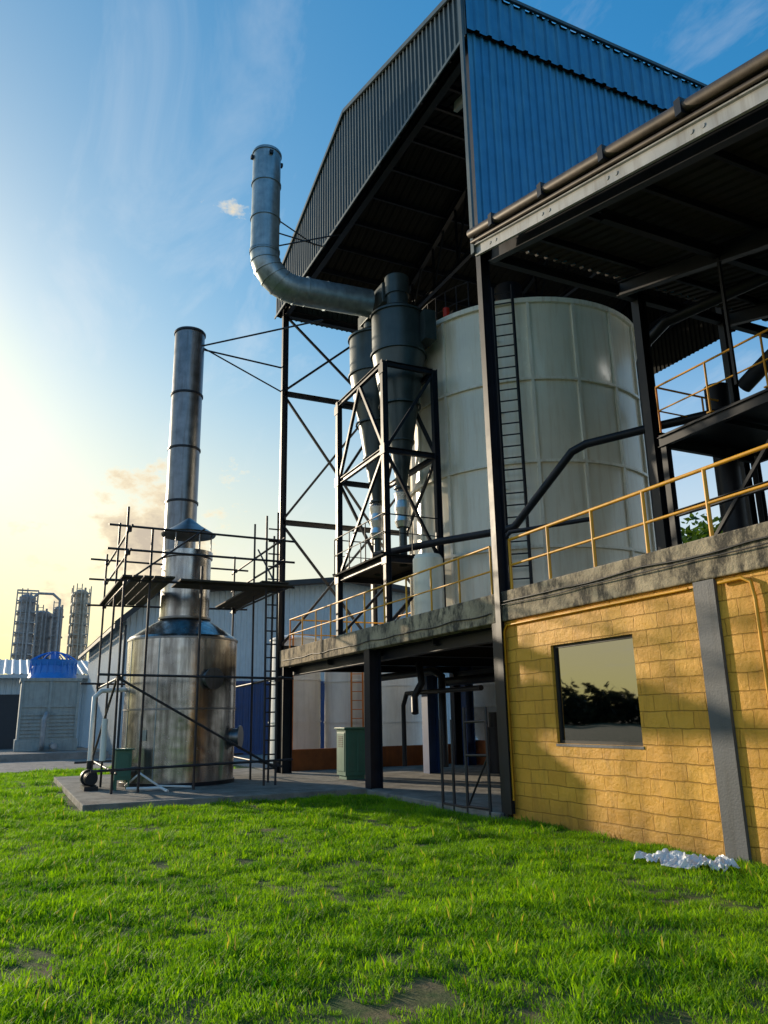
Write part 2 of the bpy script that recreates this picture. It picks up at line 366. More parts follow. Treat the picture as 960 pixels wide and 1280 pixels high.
part(R,'posts_and_rails',mb,M['rail'])

# ------------------------------------------------------------------ yellow block building
Y=root('yellow_block_building',(-7,FY,0))
mb=MB(); wx0,wx1,wz0,wz1=-9.72,-7.96,1.19,2.62; F=FY; T=.2; top=3.118
mb.box((-10.98,F,-.1),(wx0,F+T,top)); mb.box((wx1,F,-.1),(XE,F+T,top)); mb.box((wx0,F,-.1),(wx1,F+T,wz0)); mb.box((wx0,F,wz1),(wx1,F+T,top))
mb.box((-10.98,F+T,-.1),(-10.78,16,top)); mb.box((XE-.2,F+T,-.1),(XE,16,top)); mb.box((-10.78,15.8,-.1),(XE-.2,16,top))
part(Y,'block_walls',mb,M['block'])
mb=MB()
f=.045
mb.box((wx0,F+.05,wz0),(wx0+f,F+.11,wz1)); mb.box((wx1-f,F+.05,wz0),(wx1,F+.11,wz1)); mb.box((wx0+f,F+.05,wz0),(wx1-f,F+.11,wz0+f)); mb.box((wx0+f,F+.05,wz1-f),(wx1-f,F+.11,wz1))
part(Y,'window_frame',mb,M['black'])
mb=MB(); mb.box((wx0+f,F+.075,wz0+f),(wx1-f,F+.085,wz1-f)); part(Y,'window_glass',mb,M['glass'])
mb=MB(); mb.box((wx0-.02,F-.01,wz0-.04),(wx1+.02,F+.05,wz0-.003)); part(Y,'window_sill',mb,M['pillar'])
mb=MB()
for x in (-6.8,-2.5,1.8): mb.box((x,F-.05,-.1),(x+.31,F-.003,3.115))
part(Y,'pillars',mb,M['pillar'])
mb=MB()
mb.path([(-10.9,F-.03,.3),(-10.9,F-.03,2.95),(-10.85,F-.03,3.02),(-10.8,F-.03,3.05),(-6.9,F-.03,3.06)],.018,8)
mb.path([(-6.42,F-.05,3.05),(-6.1,F-.05,3.06),(-5.98,F-.05,3.0),(-5.95,F-.05,2.8),(-5.95,F-.05,1.2)],.022,8)
part(Y,'conduits',mb,M['rail'])
# ------------------------------------------------------------------ big tank
def ring(mb,c,r,z,h,t,n=64):
    mb.lathe(c,[(r,z-h/2),(r+t,z-h/2),(r+t,z+h/2),(r,z+h/2)],n)
tc=(-17.67,13.1); TR=3.41; TZ=12.1
K=root('storage_tank',(tc[0],tc[1],3.6))
mb=MB(); mb.lathe(tc,[(TR,3.6),(TR,TZ),(TR-.05,TZ),(.3,TZ+.55)],96); part(K,'shell',mb,M['tank'])
mb=MB()
for z in (5.5,7.65,9.85): ring(mb,tc,TR,z,.07,.07,96)
ring(mb,tc,TR,TZ-.05,.13,.09,96)
for k in range(18):
    a=math.radians(20*k+9); d=Vector((math.cos(a),math.sin(a),0)); p=Vector((tc[0],tc[1],0))+d*(TR+.02)
    mb.obox((p.x,p.y,3.6),(p.x,p.y,TZ-.1),.08,.08,up=d)
part(K,'stiffener_ribs',mb,M['tank_rib'])
mb=MB()
def ladder(mb,p,tang,z0,z1,w=.42,r=.02,step=.3):
    p=Vector((p[0],p[1],0)); t=Vector((tang[0],tang[1],0)).normalized()
    for s in (-1,1):
        e=p+t*(w/2*s); mb.obox((e.x,e.y,z0),(e.x,e.y,z1),r*2.2,r*2.2)
    z=z0+.2
    while z<z1-.05:
        a=p-t*w/2;b=p+t*w/2; mb.tube((a.x,a.y,z),(b.x,b.y,z),r*.7,6,caps=False); z+=step
tl=Vector((tc[0],tc[1],0))+Vector((math.cos(math.radians(-41)),math.sin(math.radians(-41)),0))*(TR+.28)
ladder(mb,tl,(.66,.75),3.6,12.4,.5,.026)
for z in (5,7,9,11):
    for s in (-1,1):
        e=tl+Vector((.66,.75,0)).normalized()*.25*s; mb.obox((e.x,e.y,z),(e.x-.25,e.y+.2,z),.03,.03)
for k in range(0,26):
    a=math.radians(-150+k*7); pa=Vector((tc[0]+math.cos(a)*(TR-.25),tc[1]+math.sin(a)*(TR-.25),0))
    if 3<k<14:
        mb.tube((pa.x,pa.y,TZ),(pa.x,pa.y,TZ+1.0),.018,6)
        a2=math.radians(-150+(k-1)*7); pb=Vector((tc[0]+math.cos(a2)*(TR-.25),tc[1]+math.sin(a2)*(TR-.25),0))
        for z in (TZ+.5,TZ+1): mb.tube((pa.x,pa.y,z),(pb.x,pb.y,z),.016,6,caps=False)
part(K,'ladder_and_handrail',mb,M['steel'])
mb=MB()
mb.tube((tc[0]-.9,tc[1]-1.6,TZ+.1),(tc[0]-.9,tc[1]-1.6,TZ+1.0),.35,20); mb.tube((tc[0]-.9,tc[1]-1.6,TZ+.9),(tc[0]+1.1,tc[1]-1.0,TZ+1.1),.3,20)
mb.tube((tc[0]+1.1,tc[1]-1.0,TZ+.1),(tc[0]+1.1,tc[1]-1.0,TZ+1.5),.4,20)
mb.box((tc[0]-.2,tc[1]-2.6,TZ+.1),(tc[0]+.6,tc[1]-2,TZ+.7))
part(K,'roof_ducts',mb,M['steel'])
mb=MB(); mb.tube((tc[0]+.9,tc[1]-3.0,TZ+.05),(tc[0]+.9,tc[1]-3.0,TZ+.5),.09,12); part(K,'red_valve',mb,M['red'])
P=root('process_piping',(-14,9,5))
mb=MB()
mb.path([(-17.6,8.2,5.62),(-15.6,9.0,5.62),(-14.2,9.75,5.62),(-13.9,9.9,5.66),(-12.6,10.6,7.1),(-12.3,10.75,7.2),(-11.0,11.5,7.25),(-9.6,12.4,7.3)],.09,12)
mb.path([(-14.0,9.6,3.6),(-14.0,9.6,5.3),(-13.8,9.7,5.5),(-12.2,10.6,5.5)],.05,10)
mb.path([(-11.6,11.9,3.6),(-11.6,11.9,9.0),(-11.4,11.9,9.4),(-10.8,11.9,9.6),(-8.5,12.4,9.6)],.12,14)
mb.path([(-10.6,12.9,3.6),(-10.6,12.9,8.2)],.25,14)
mb.path([(-9.3,12.6,3.6),(-9.3,12.6,6.2),(-8.9,12.6,6.5),(-6.5,12.6,6.5)],.08,10)
cp=[]
for k in range(13):
    t=k/12; cp.append((-13.5+t*6.5,17.5,10.2+1.0*math.sin(t*PI)))
mb.path(cp,.22,14)
part(P,'pipes',mb,M['steel'])
mb=MB(); mb.lathe((-14.95,8.25),[(.0,3.6),(.34,3.6),(.34,5.0),(.28,5.1),(0,5.15)],28); part(P,'small_drum',mb,M['tank'])
# ------------------------------------------------------------------ cyclones
def cyclone(c,name='cyclone_separator'):
    r=root(name,(c[0],c[1],6)); R0=.72
    mb=MB(); mb.lathe(c,[(.30,12.95),(.30,12.55),(.42,12.5),(R0,12.25),(R0,11.05),(.135,7.4),(.135,6.5),(.10,6.4),(.10,5.3)],48)
    for z in (12.23,11.07): ring(mb,c,R0,z,.05,.05,48)
    ring(mb,c,.52,9.6,.045,.05,40); ring(mb,c,.33,8.6,.04,.04,40); ring(mb,c,.14,7.35,.05,.07,30)
    mb.box((c[0]-.15,c[1]+.35,11.3),(c[0]+.9,c[1]+.69,12.15))
    part(r,'body_and_cone',mb,M['cyc'])
    mb=MB(); mb.lathe(c,[(.15,7.28),(.21,7.2),(.17,7.0),(.22,6.8),(.17,6.6),(.21,6.45),(.16,6.3)],18); part(r,'foil_wrapped_outlet',mb,M['foil'])
    return r
c1=(-17.2,8.8); c2=(-18.66,8.76)
cyclone(c1); cyclone(c2)
E=root('exhaust_duct',(-18,5.25,12.9))
cx,cy=-18.1,5.25
mb=MB()
pts=[(-17.93,8.3,12.95),(-17.98,7.6,12.95),(cx,6.15,12.95)]
for k in range(1,6):
    a=math.radians(90*k/6); pts.append((cx,6.15-.9*math.sin(a),13.85-.9*math.cos(a)))
pts.append((cx,cy,13.85)); pts.append((cx,cy,17.05))
mb.path(pts,.39,32,True)
for z in (13.9,14.9,16.0,16.98): ring(mb,(cx,cy),.39,z,.05,.025,32)
for i,(p,q) in enumerate(zip(pts[2:9],pts[3:10])):
    p=Vector(p);q=Vector(q); d=(q-p).normalized(); mb.tube(p-d*.02,p+d*.02,.408,32)
for yy in (7.0,6.4): mb.tube((cx+.05,yy,12.95),(cx+.05,yy+.04,12.95),.408,32)
part(E,'duct_pipe',mb,M['galv'])
mb=MB()
mb.lathe((cx,cy),[(.37,17.06),(.37,16.2)],32)
mb.box((cx-.46,cy-.05,16.75),(cx-.39,cy+.05,16.85)); mb.box((cx+.39,cy-.05,16.75),(cx+.46,cy+.05,16.85))
mb.box((cx-.05,cy-.46,16.75),(cx+.05,cy-.39,16.85)); mb.box((cx-.05,cy+.39,16.75),(cx+.05,cy+.46,16.85))
mb.tube((cx,cy+.38,15.0),(cx-1.3,FY-.2,15.4),.02,6); mb.tube((cx,cy+.38,14.6),(cx-.6,FY-.2,14.95),.02,6); mb.tube((cx,cy+.38,14.2),(cx+.3,FY+.1,14.95),.02,6)
part(E,'brackets_and_stays',mb,M['steel'])
mb=MB()
mb.box((-18.95,8.42,12.75),(-17.35,9.1,13.35)); mb.tube((-17.2,8.8,12.9),(-17.2,8.8,13.45),.34,28)
mb.box((-19.25,8.5,11.4),(-18.9,9.0,13.2))
part(E,'collector_box',mb,M['cyc'],.02)
G=root('cyclone_support_frame',(-17.8,8.6,3.6))
mb=MB(); x0,x1,y0,y1=-19.3,-16.3,7.9,9.35; zt=10.4
for x in (x0,x1):
    for y in (y0,y1): mb.hbeam((x,y,3.6),(x,y,zt),.14,.15)
for z in (zt-.07,8.0,5.25):
    for y in (y0,y1): mb.hbeam((x0+.07,y,z),(x1-.07,y,z),.1,.14)
    for x in (x0,x1): mb.hbeam((x,y0+.07,z),(x,y1-.07,z),.1,.14)
for y in (y0,y1):
    mb.obox((x0,y,8.0),((x0+x1)/2,y,zt-.1),.08,.08); mb.obox((x1,y,8.0),((x0+x1)/2,y,zt-.1),.08,.08)
    mb.obox((x0,y,5.3),(x1,y,8.0),.07,.07)
for x in (x0,x1):
    mb.obox((x,y0,8.0),(x,y1,zt-.1),.07,.07); mb.obox((x,y1,5.3),(x,y0,8.0),.07,.07); mb.obox((x,y0,3.7),(x,y1,5.2),.07,.07)
for x in (x0,x1):
    for z in (zt-.25,8.0,5.25): mb.box((x-.13,y0-.09,z-.13),(x+.13,y0-.078,z+.13))
part(G,'frame_members',mb,M['steel'])
mb=MB()
mb.box((x0-.1,y0-.15,5.33),(x1+.1,y1,5.37))
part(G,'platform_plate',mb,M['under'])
mb=MB()
rail((x0-.05,y0-.12),(x1+.05,y0-.12),6.35,5.9,.9,.016,5.36); rail((x1+.05,y0-.12),(x1+.05,y1),6.35,5.9,.9,.016,5.36); rail((x0-.05,y0-.12),(x0-.05,y1),6.35,5.9,.9,.016,5.36)
part(G,'platform_handrail',mb,M['steel'])
# ------------------------------------------------------------------ scrubber vessel
vc=(-20.6,4.06); VR=1.37
V=root('scrubber_vessel',(vc[0],vc[1],.13))
mb=MB(); mb.lathe(vc,[(VR,.13),(VR,3.62),(VR-.03,3.68),(.66,4.12),(.62,4.15),(.62,5.75),(.66,5.78),(.66,5.95),(.60,5.95)],72)
part(V,'shell',mb,M['ss'])
mb=MB()
for z in (.2,1.9,3.6): ring(mb,vc,VR,z,.045,.02,72)
for z in (4.18,5.1): ring(mb,vc,.62,z,.05,.05,48)
mb.lathe(vc,[(.70,6.42),(.72,6.45),(.35,6.68),(.06,6.9),(0,6.92)],48); mb.lathe(vc,[(.70,6.42),(.0,6.5)],48)
for k in range(6):
    a=k*PI/3+.3; mb.tube((vc[0]+.6*math.cos(a),vc[1]+.6*math.sin(a),5.7),(vc[0]+.6*math.cos(a),vc[1]+.6*math.sin(a),6.47),.018,6)
for (ang,z,rr) in ((18,2.6,.2),(-60,.5,.1),(60,1.2,.22)):
    a=math.radians(ang); d=Vector((math.cos(a),math.sin(a),0)); p=Vector((vc[0],vc[1],z))+d*(VR-.03)
    mb.tube(p,p+d*.2,rr,24); mb.tube(p+d*.2,p+d*.24,rr*1.3,24)
part(V,'bands_hat_nozzles',mb,M['stack'])
mb=MB(); mb.lathe(vc,[(VR+.03,.131),(VR+.03,.22),(VR,.22)],60); part(V,'base_ring',mb,M['steel'])
mb=MB()
for ang in (-75,-35,5):
    a=math.radians(ang); d=Vector((math.cos(a),math.sin(a),0)); p=Vector((vc[0],vc[1],0))+d*(VR+.003); mb.obox((p.x,p.y,.25),(p.x,p.y,3.57),.025,.012,up=d)
a=math.radians(-48); d=Vector((math.cos(a),math.sin(a),0)); p=Vector((vc[0],vc[1],1.3))+d*(VR+.01); mb.obox(p-Vector((0,0,.12)),p+Vector((0,0,.12)),.2,.015,up=d)
part(V,'weld_straps_and_plate',mb,M['galv'])
Sx=(-23.1,4.3)
T_=root('exhaust_stack',(Sx[0],Sx[1],.13)); mb=MB(); mb.lathe(Sx,[(.467,.13),(.467,13.7),(.43,13.7),(.43,12.5)],48)
part(T_,'stack_shell',mb,M['stack']); mb=MB()
for z in (2,4,6,8,9.7,11.5,13.63): ring(mb,Sx,.467,z,.06,.03,48)
mb.tube((Sx[0],Sx[1]+.45,13.2),(XL,FY,13.0),.03,8)
mb.tube((Sx[0]+.2,Sx[1]+.42,13.25),(-19.4,FY,13.0),.028,8); mb.tube((Sx[0]+.2,Sx[1]+.42,13.15),(XL,FY,12.1),.025,8)
part(T_,'bands_and_stays',mb,M['steel'])
# scaffolding
A=root('scaffolding',(-20.5,4,.13)); mb=MB(); sx0,sx1,sy0,sy1=-22.7,-18.4,2.25,5.9
r=.028
for (x,y,zt) in ((sx1,sy0,6.5),(sx1,sy1,6.7),(sx0,sy0,6.2),(sx0,sy1,6.4),(sx1,4.0,5.2),(sx1,sy1-.28,6.6),(-20.5,sy0,6.6),(-20.5,sy1,6.9),(sx1-.9,sy1+.1,6.3),(sx1,sy0+.55,6.0)):
    mb.tube((x,y,.13),(x+random.uniform(-.05,.05),y+random.uniform(-.05,.05),zt),r,8)
for z in (.6,2.55,4.72,5.4,5.95):
    dz=random.uniform(-.04,.04)
    for y in (sy0,sy1): mb.tube((sx0-.4,y+.03,z+dz),(sx1+.35,y+.03,z-dz),r,8)
    for x in (sx0,sx1): mb.tube((x+.03,sy0-.45,z+.05-dz),(x+.03,sy1+.4,z+.05+dz),r,8)
mb.tube((sx1+.05,sy0,2.55),(sx1+.05,sy1,.5),r,8); mb.tube((sx0,sy0-.03,.6),(sx1,sy0-.03,2.6),r,8); mb.tube((sx1+.06,sy0,4.7),(sx1+.06,4.0,6.1),r*.8,8)
mb.tube((sx1+.06,sy1-.02,4.7),(sx1-1.8,sy1-.02,6.1),r*.8,8)
z=.5
while z<6.4: mb.tube((sx1,sy1,z),(sx1,sy1-.28,z),r*.7,6); z+=.32
for x in (sx0,sx1):
    for y in (sy0,sy1):
        for z in (.6,2.55,4.72,5.4,5.95): mb.box((x-.05,y-.05,z-.05),(x+.06,y+.06,z+.05))
part(A,'tubes',mb,M['scaf'])
mb=MB()
for i in range(5): mb.box((sx0-.2,sy0-.1+i*.24,4.80+.006*i),(sx1+.25,sy0+.11+i*.24,4.84+.006*i))
for i in range(5): mb.box((sx1-.95+i*.24,sy0+1.2,4.79),(sx1-.73+i*.24,sy1+.3,4.83))
for i in range(3): mb.box((sx0-.2,sy1-.5+i*.24,4.85),(sx1+.25,sy1-.29+i*.24,4.89))
part(A,'planks',mb,M['wood'])
U=root('pump_set',(-20,2.4,.13)); mb=MB()
mb.tube((-19.6,1.95,.38),(-20.1,1.95,.38),.13,18); mb.tube((-20.1,1.95,.38),(-20.35,1.95,.38),.19,18); mb.box((-20.45,1.8,.13),(-19.5,2.1,.22)); mb.tube((-20.3,1.95,.5),(-20.3,1.95,.75),.06,12)
for i in range(6): mb.tube((-19.65-i*.07,1.95,.38),(-19.67-i*.07,1.95,.38),.145,18)
part(U,'motor_and_casing',mb,M['steel'])
mb=MB(); mb.path([(-20.3,1.95,.75),(-20.3,1.95,2.2),(-20.35,2.1,2.35),(-20.6,2.7,2.4)],.055,10); mb.path([(-18.7,2.6,.2),(-18.5,3.0,.2),(-18.5,3.3,.2),(-18.2,3.4,.14)],.035,8); mb.path([(-19.6,2.7,.2),(-18.9,2.9,.5),(-18.8,3.3,.22),(-18.6,4.0,.18)],.025,8)
mb.path([(-20.0,2.2,.75),(-20.0,2.2,1.7)],.07,10)
part(U,'white_pipes',mb,M['white'])
U=root('control_box',(-19.3,2.55,.13)); mb=MB(); mb.box((-19.6,2.4,.35),(-19.2,2.75,1.0)); mb.box((-19.66,2.35,1.003),(-19.15,2.8,1.03)); mb.box((-19.2,2.45,.42),(-19.185,2.7,.93))
for (x,y) in ((-19.56,2.44),(-19.24,2.44),(-19.56,2.71),(-19.24,2.71)): mb.box((x-.02,y-.02,.13),(x+.02,y+.02,.348))
part(U,'cabinet',mb,M['greencab'],.01)
# ------------------------------------------------------------------ under-deck things
U=root('electrical_cabinet',(-19.3,8.2,.1)); mb=MB()
mb.box((-19.65,7.95,.2),(-19.05,8.55,1.33)); mb.box((-19.7,7.9,1.333),(-19.0,8.6,1.38)); mb.box((-19.05,8.0,.3),(-19.035,8.23,1.25)); mb.box((-19.05,8.27,.3),(-19.035,8.5,1.25)); mb.box((-19.6,7.935,.3),(-19.1,7.949,1.25)); mb.box((-19.6,8.0,.1),(-19.1,8.5,.198))
part(U,'cabinet_body',mb,M['greencab'],.008)
mb=MB()
for i in range(6): mb.box((-19.5,7.925,.9+i*.05),(-19.2,7.933,.92+i*.05))
part(U,'louvres',mb,M['black'])
U=root('containment_wall',(-22.7,12,.1)); mb=MB(); mb.box((-23.6,7.9,.1),(-23.45,20,.72)); mb.box((-23.6,20.003,.1),(-12,20.15,.75)); mb.box((-23.44,13.9,.1),(-14,14.05,.85)); part(U,'wall',mb,M['brown'])
def vtank(name,c,R0,z0,z1,mat,cone=0,ladderang=None,lmat=None):
    r=root(name,(c[0],c[1],z0)); mb=MB()
    if cone: mb.lathe(c,[(.12,z0-cone),(R0,z0)],40)
    mb.lathe(c,[(R0,z0),(R0,z1),(R0-.05,z1+.03),(0,z1+.25*R0)],48)
    for z in (z0+.05,z0+(z1-z0)*.33,z0+(z1-z0)*.66,z1-.05): ring(mb,c,R0,z,.05,.03,48)
    if cone:
        for k in range(4):
            a=k*PI/2+.5; mb.tube((c[0]+R0*math.cos(a),c[1]+R0*math.sin(a),.1),(c[0]+R0*math.cos(a),c[1]+R0*math.sin(a),z0+.4),.05,8)
    part(r,'shell',mb,mat)
    if ladderang is not None:
        mb=MB(); a=math.radians(ladderang); d=Vector((math.cos(a),math.sin(a),0)); p=Vector((c[0],c[1],0))+d*(R0+.12)
        ladder(mb,p,(-d.y,d.x),.2,z1+.2,.4,.022); part(r,'ladder',mb,lmat)
vtank('storage_tank',(-26.4,11.3),1.0,.1,4.3,M['white'],0,-15,M['orange'])
vtank('storage_tank',(-26.9,9.3),.9,.1,4.4,M['white'],0,-35,M['orange'])
vtank('storage_tank',(-24.6,15.6),1.0,1.9,4.2,M['white'],1.2)
vtank('storage_tank',(-28.5,13.9),1.2,.1,4.2,M['white'])
vtank('storage_tank',(-21.5,17.2),.9,1.7,3.0,M['tank'],1.0)
U=root('process_piping',(-18,12,1)); mb=MB()
mb.path([(-22,10,2.75),(-18,10,2.75),(-17.6,10,2.6),(-17.6,10,.4)],.1,12); mb.path([(-20.5,11.8,2.6),(-15,11.8,2.6),(-14.7,11.8,2.3),(-14.7,11.8,.1)],.13,12); mb.path([(-18.6,9.4,.4),(-18.6,9.4,1.9),(-18.4,9.4,2.2),(-14.8,9.4,2.2)],.06,10)
for (x,y) in ((-15.6,12.6),(-18.9,12.4)):
    mb.tube((x,y,.1),(x,y,1.3),.3,20); mb.tube((x,y,1.3),(x,y,1.7),.18,16)
mb.path([(-17.3,9.2,2.9),(-17.0,9.1,2.4),(-17.2,9.0,2.1),(-17.0,8.9,1.7)],.09,10)
part(U,'pipes_and_pumps',mb,M['steel'])
U=root('blue_steel_column',(-20,10.9,0)); mb=MB(); mb.hbeam((-19.9,10.9,.1),(-19.9,10.9,3.2),.35,.35,.03); mb.hbeam((-22.3,13.6,.1),(-22.3,13.6,3.2),.3,.3,.03); part(U,'column',mb,M['bluecon'])
U=root('steel_gate',(-12.3,FY-.1,0)); mb=MB()
for x in (-12.95,-12.55,-12.1,-11.4):
    mb.tube((x,FY-.15,.0),(x,FY-.15,1.55 if x<-12.2 else 1.75),.028,8)
for z in (.12,.95,1.5): mb.tube((-12.1,FY-.15,z),(-11.4,FY-.15,z+.02),.022,8)
mb.tube((-12.95,FY-.15,.1),(-12.1,FY-.15,.1),.022,8); mb.tube((-12.1,FY-.15,.1),(-11.4,FY-.15,.95),.018,8)
part(U,'gate_frame',mb,M['scaf'])
U=root('plastic_barrel',(-12.0,9.2,.1)); mb=MB(); mb.lathe((-12.1,9.4),[(0,.1),(.26,.1),(.29,.2),(.28,.4),(.29,.6),(.28,.75),(.25,.9),(0,.92)],28); part(U,'barrel',mb,M['bluefan'])
U=root('plastic_crate',(-13.0,10.2,.1)); mb=MB(); mb.box((-13.3,10,.1),(-12.8,10.5,.14))
for a,b2 in (((-13.3,10,.14),(-12.8,10.03,.8)),((-13.3,10.47,.14),(-12.8,10.5,.8)),((-13.3,10.03,.14),(-13.27,10.47,.8)),((-12.83,10.03,.14),(-12.8,10.47,.8))): mb.box(a,b2)
part(U,'crate',mb,M['white'])
# ------------------------------------------------------------------ upper right platform
U=root('steel_platform',(-7,11,6.8)); mb=MB(); pz=6.8
mb.box((-10.5,11,pz-.04),(-2,13.6,pz)); mb.hbeam((-10.5,11,pz-.15),(-2,11,pz-.15),.1,.2); mb.hbeam((-10.5,13.6,pz-.15),(-2,13.6,pz-.15),.1,.2); mb.hbeam((-10.45,11.06,pz-.15),(-10.45,13.54,pz-.15),.1,.2)
for x in (-10.4,-7.6,-4.8,-2.1):
    for y in (11.05,13.5): mb.hbeam((x,y,3.6),(x,y,pz-.26),.13,.13)
for x in (-9.2,-7.9,-6.5,-5.2): mb.obox((x,11.1,pz-.12),(x,13.5,pz-.12),.08,.1)
mb.obox((-10.4,11.05,3.7),(-7.6,11.05,6.5),.06,.06)
mb.hbeam((-10.4,11.05,5.2),(-2,11.05,5.2),.1,.12)
part(U,'frame_and_deck',mb,M['steel'])
mb=MB(); rail((-10.45,11.02),(-2,11.02),pz+1.0,pz+.5,1.2,.02,pz); rail((-10.45,11.02),(-10.45,13.5),pz+1.0,pz+.5,1.2,.02,pz); part(U,'handrail',mb,M['rail'])
U=root('drive_motor',(-8,12.4,pz)); mb=MB()
mb.tube((-8.2,12.4,pz+.5),(-6.8,12.4,pz+.5),.4,24); mb.tube((-6.8,12.4,pz+.5),(-6.4,12.4,pz+.5),.28,24); mb.box((-8.2,12.1,pz),(-6.6,12.7,pz+.15))
for i in range(12): mb.tube((-8.1+i*.1,12.4,pz+.5),(-8.07+i*.1,12.4,pz+.5),.43,24)
part(U,'motor',mb,M['steel'])
U=root('centrifuge_machine',(-8,13,3.6)); mb=MB()
mb.tube((-8.7,14.2,4.6),(-7.0,14.2,4.6),.5,24); mb.box((-8.9,13.7,3.6),(-6.6,14.7,4.1)); mb.box((-6.3,12.6,3.6),(-5.4,14.0,5.6)); mb.tube((-9.9,14.3,3.6),(-9.9,14.3,6.2),.18,18)
part(U,'machine',mb,M['steel'],.02)
# ------------------------------------------------------------------ left background
U=root('warehouse',(-48,17,0)); WX=-41
prof=[(4.6,6.3),(6.5,8.0),(17.2,9.3),(28,8.0),(30,6.3)]
def wz(y):
    for (a,za),(b_,zb) in zip(prof[:-1],prof[1:]):
        if a<=y<=b_: return za+(zb-za)*(y-a)/(b_-a)
    return 6.3
mb=MB(); mb.corr(24.2,.3,.04,lambda s,o:(Vector((WX+o,5.2+s,0)),Vector((WX+o,5.2+s,wz(5.2+s)-.1)))); mb.corr(19,.3,.04,lambda s,o:(Vector((WX-s,5.2-o,0)),Vector((WX-s,5.2-o,6.6))))
part(U,'wall_sheets',mb,M['wh'])
mb=MB()
for (a,za),(b_,zb) in zip(prof[:-1],prof[1:]):
    mb.face([(WX+.9,a,za+.12),(WX+.9,b_,zb+.12),(WX-20,b_,zb+.12),(WX-20,a,za+.12)]); mb.obox((WX+.9,a,za),(WX+.9,b_,zb),.05,.26)
mb.obox((WX+.9,4.6,6.2),(WX-20,4.6,6.2),.12,.2); mb.tube((WX+.6,5.1,0),(WX+.6,5.1,6.3),.06,8)
part(U,'roof_and_fascia',mb,M['whdark'])
U=root('shipping_container',(-37,10.5,0)); mb=MB()
mb.corr(6,.28,.04,lambda s,o:(Vector((-37+o,9.2+s,.2)),Vector((-37+o,9.2+s,3.3)))); mb.box((-39.4,9.2,.1),(-37.06,15.2,3.35)); mb.box((-37.05,9.2,.05),(-36.93,15.2,.2)); mb.box((-37.05,9.2,3.3),(-36.93,15.2,3.42))
part(U,'container_body',mb,M['bluecon'])
U=root('warehouse',(-64,0,0)); mb=MB()
mb.corr(30,.35,.05,lambda s,o:(Vector((-60+o,-22+s,0)),Vector((-60+o,-22+s,4.7)))); part(U,'wall_sheets',mb,M['wh'])
mb=MB(); mb.corr(31.5,.5,.06,lambda s,o:(Vector((-59,-23+s,4.9+o)),Vector((-68,-23+s,6.5+o)))); mb.box((-59.1,-23,4.65),(-58.95,8.5,4.88)); mb.face([(-68,8.5,6.5),(-59,8.5,4.9),(-59,8.5,0),(-77,8.5,0),(-77,8.5,4.9)]); part(U,'roof',mb,M['whroof'])
mb=MB()
for (ya,yb) in ((-2,1.8),(-8,-4),(-14,-10)): mb.box((-59.9,ya,0),(-59.86,yb,3.6))  # dark panels on the uncut wall, shade of open doorways put into colour
part(U,'door_shade_panels',mb,M['dim'])
mb=MB(); mb.box((-59.88,5.2,.1),(-59.8,8.0,2.4)); part(U,'blue_panel',mb,M['bluecon'])
U=root('cooling_tower',(-44,2.1,0)); mb=MB(); tx0,tx1,ty0,ty1=-45.3,-42.4,.7,3.35
mb.box((tx0-.4,ty0-3,0),(tx1+3.2,ty1+1.2,.35)); part(U,'concrete_plinth',mb,M['yard'])
mb=MB(); mb.box((tx0,ty0,.9),(tx1,ty1,3.65)); mb.box((tx0-.08,ty0-.08,3.653),(tx1+.08,ty1+.08,3.8)); mb.box((tx0-.08,ty0-.08,.36),(tx1+.08,ty1+.08,.9))
for i in range(7): mb.obox((tx1+.02,ty0+.1,1.05+i*.17),(tx1+.02,ty1-.1,1.05+i*.17),.06,.1)
for y in (ty0+.05,(ty0+ty1)/2,ty1-.05): mb.box((tx1,y-.06,.9),(tx1+.07,y+.06,3.64))
mb.box((tx1,ty0+.1,2.4),(tx1+.05,ty1-.1,2.5))
part(U,'casing',mb,M['greybox'])
mb=MB(); tcx=((tx0+tx1)/2,(ty0+ty1)/2+.1); mb.lathe(tcx,[(1.2,3.8),(1.1,4.1),(1.05,4.45),(1.15,4.75),(1.05,4.72),(1.0,4.3)],40)
for k in range(20):
    a=k*PI/10; p=(tcx[0]+1.1*math.cos(a),tcx[1]+1.1*math.sin(a)); mb.obox((p[0],p[1],3.8),(p[0],p[1],4.7),.05,.05)
for k in range(12):
    a=k*PI/6
    mb.path([(tcx[0]+math.cos(a)*rr,tcx[1]+math.sin(a)*rr,4.75+.42*(1-(rr/1.1)**2)) for rr in (1.1,.85,.6,.35,.1)],.035,5)
mb.tube((tcx[0],tcx[1],4.6),(tcx[0],tcx[1],5.2),.22,16)
part(U,'fan_shroud',mb,M['bluefan'])
mb=MB(); mb.path([(tx1+.1,1.8,.5),(tx1+.7,1.8,.5),(tx1+.8,1.8,.7),(tx1+.8,1.8,1.8),(tx1+.6,1.9,2.1),(tx1,1.9,2.1)],.11,12); mb.path([(tx1+.1,2.3,.6),(tx1+1.6,2.3,.6)],.14,12); part(U,'pipes',mb,M['farsteel'])
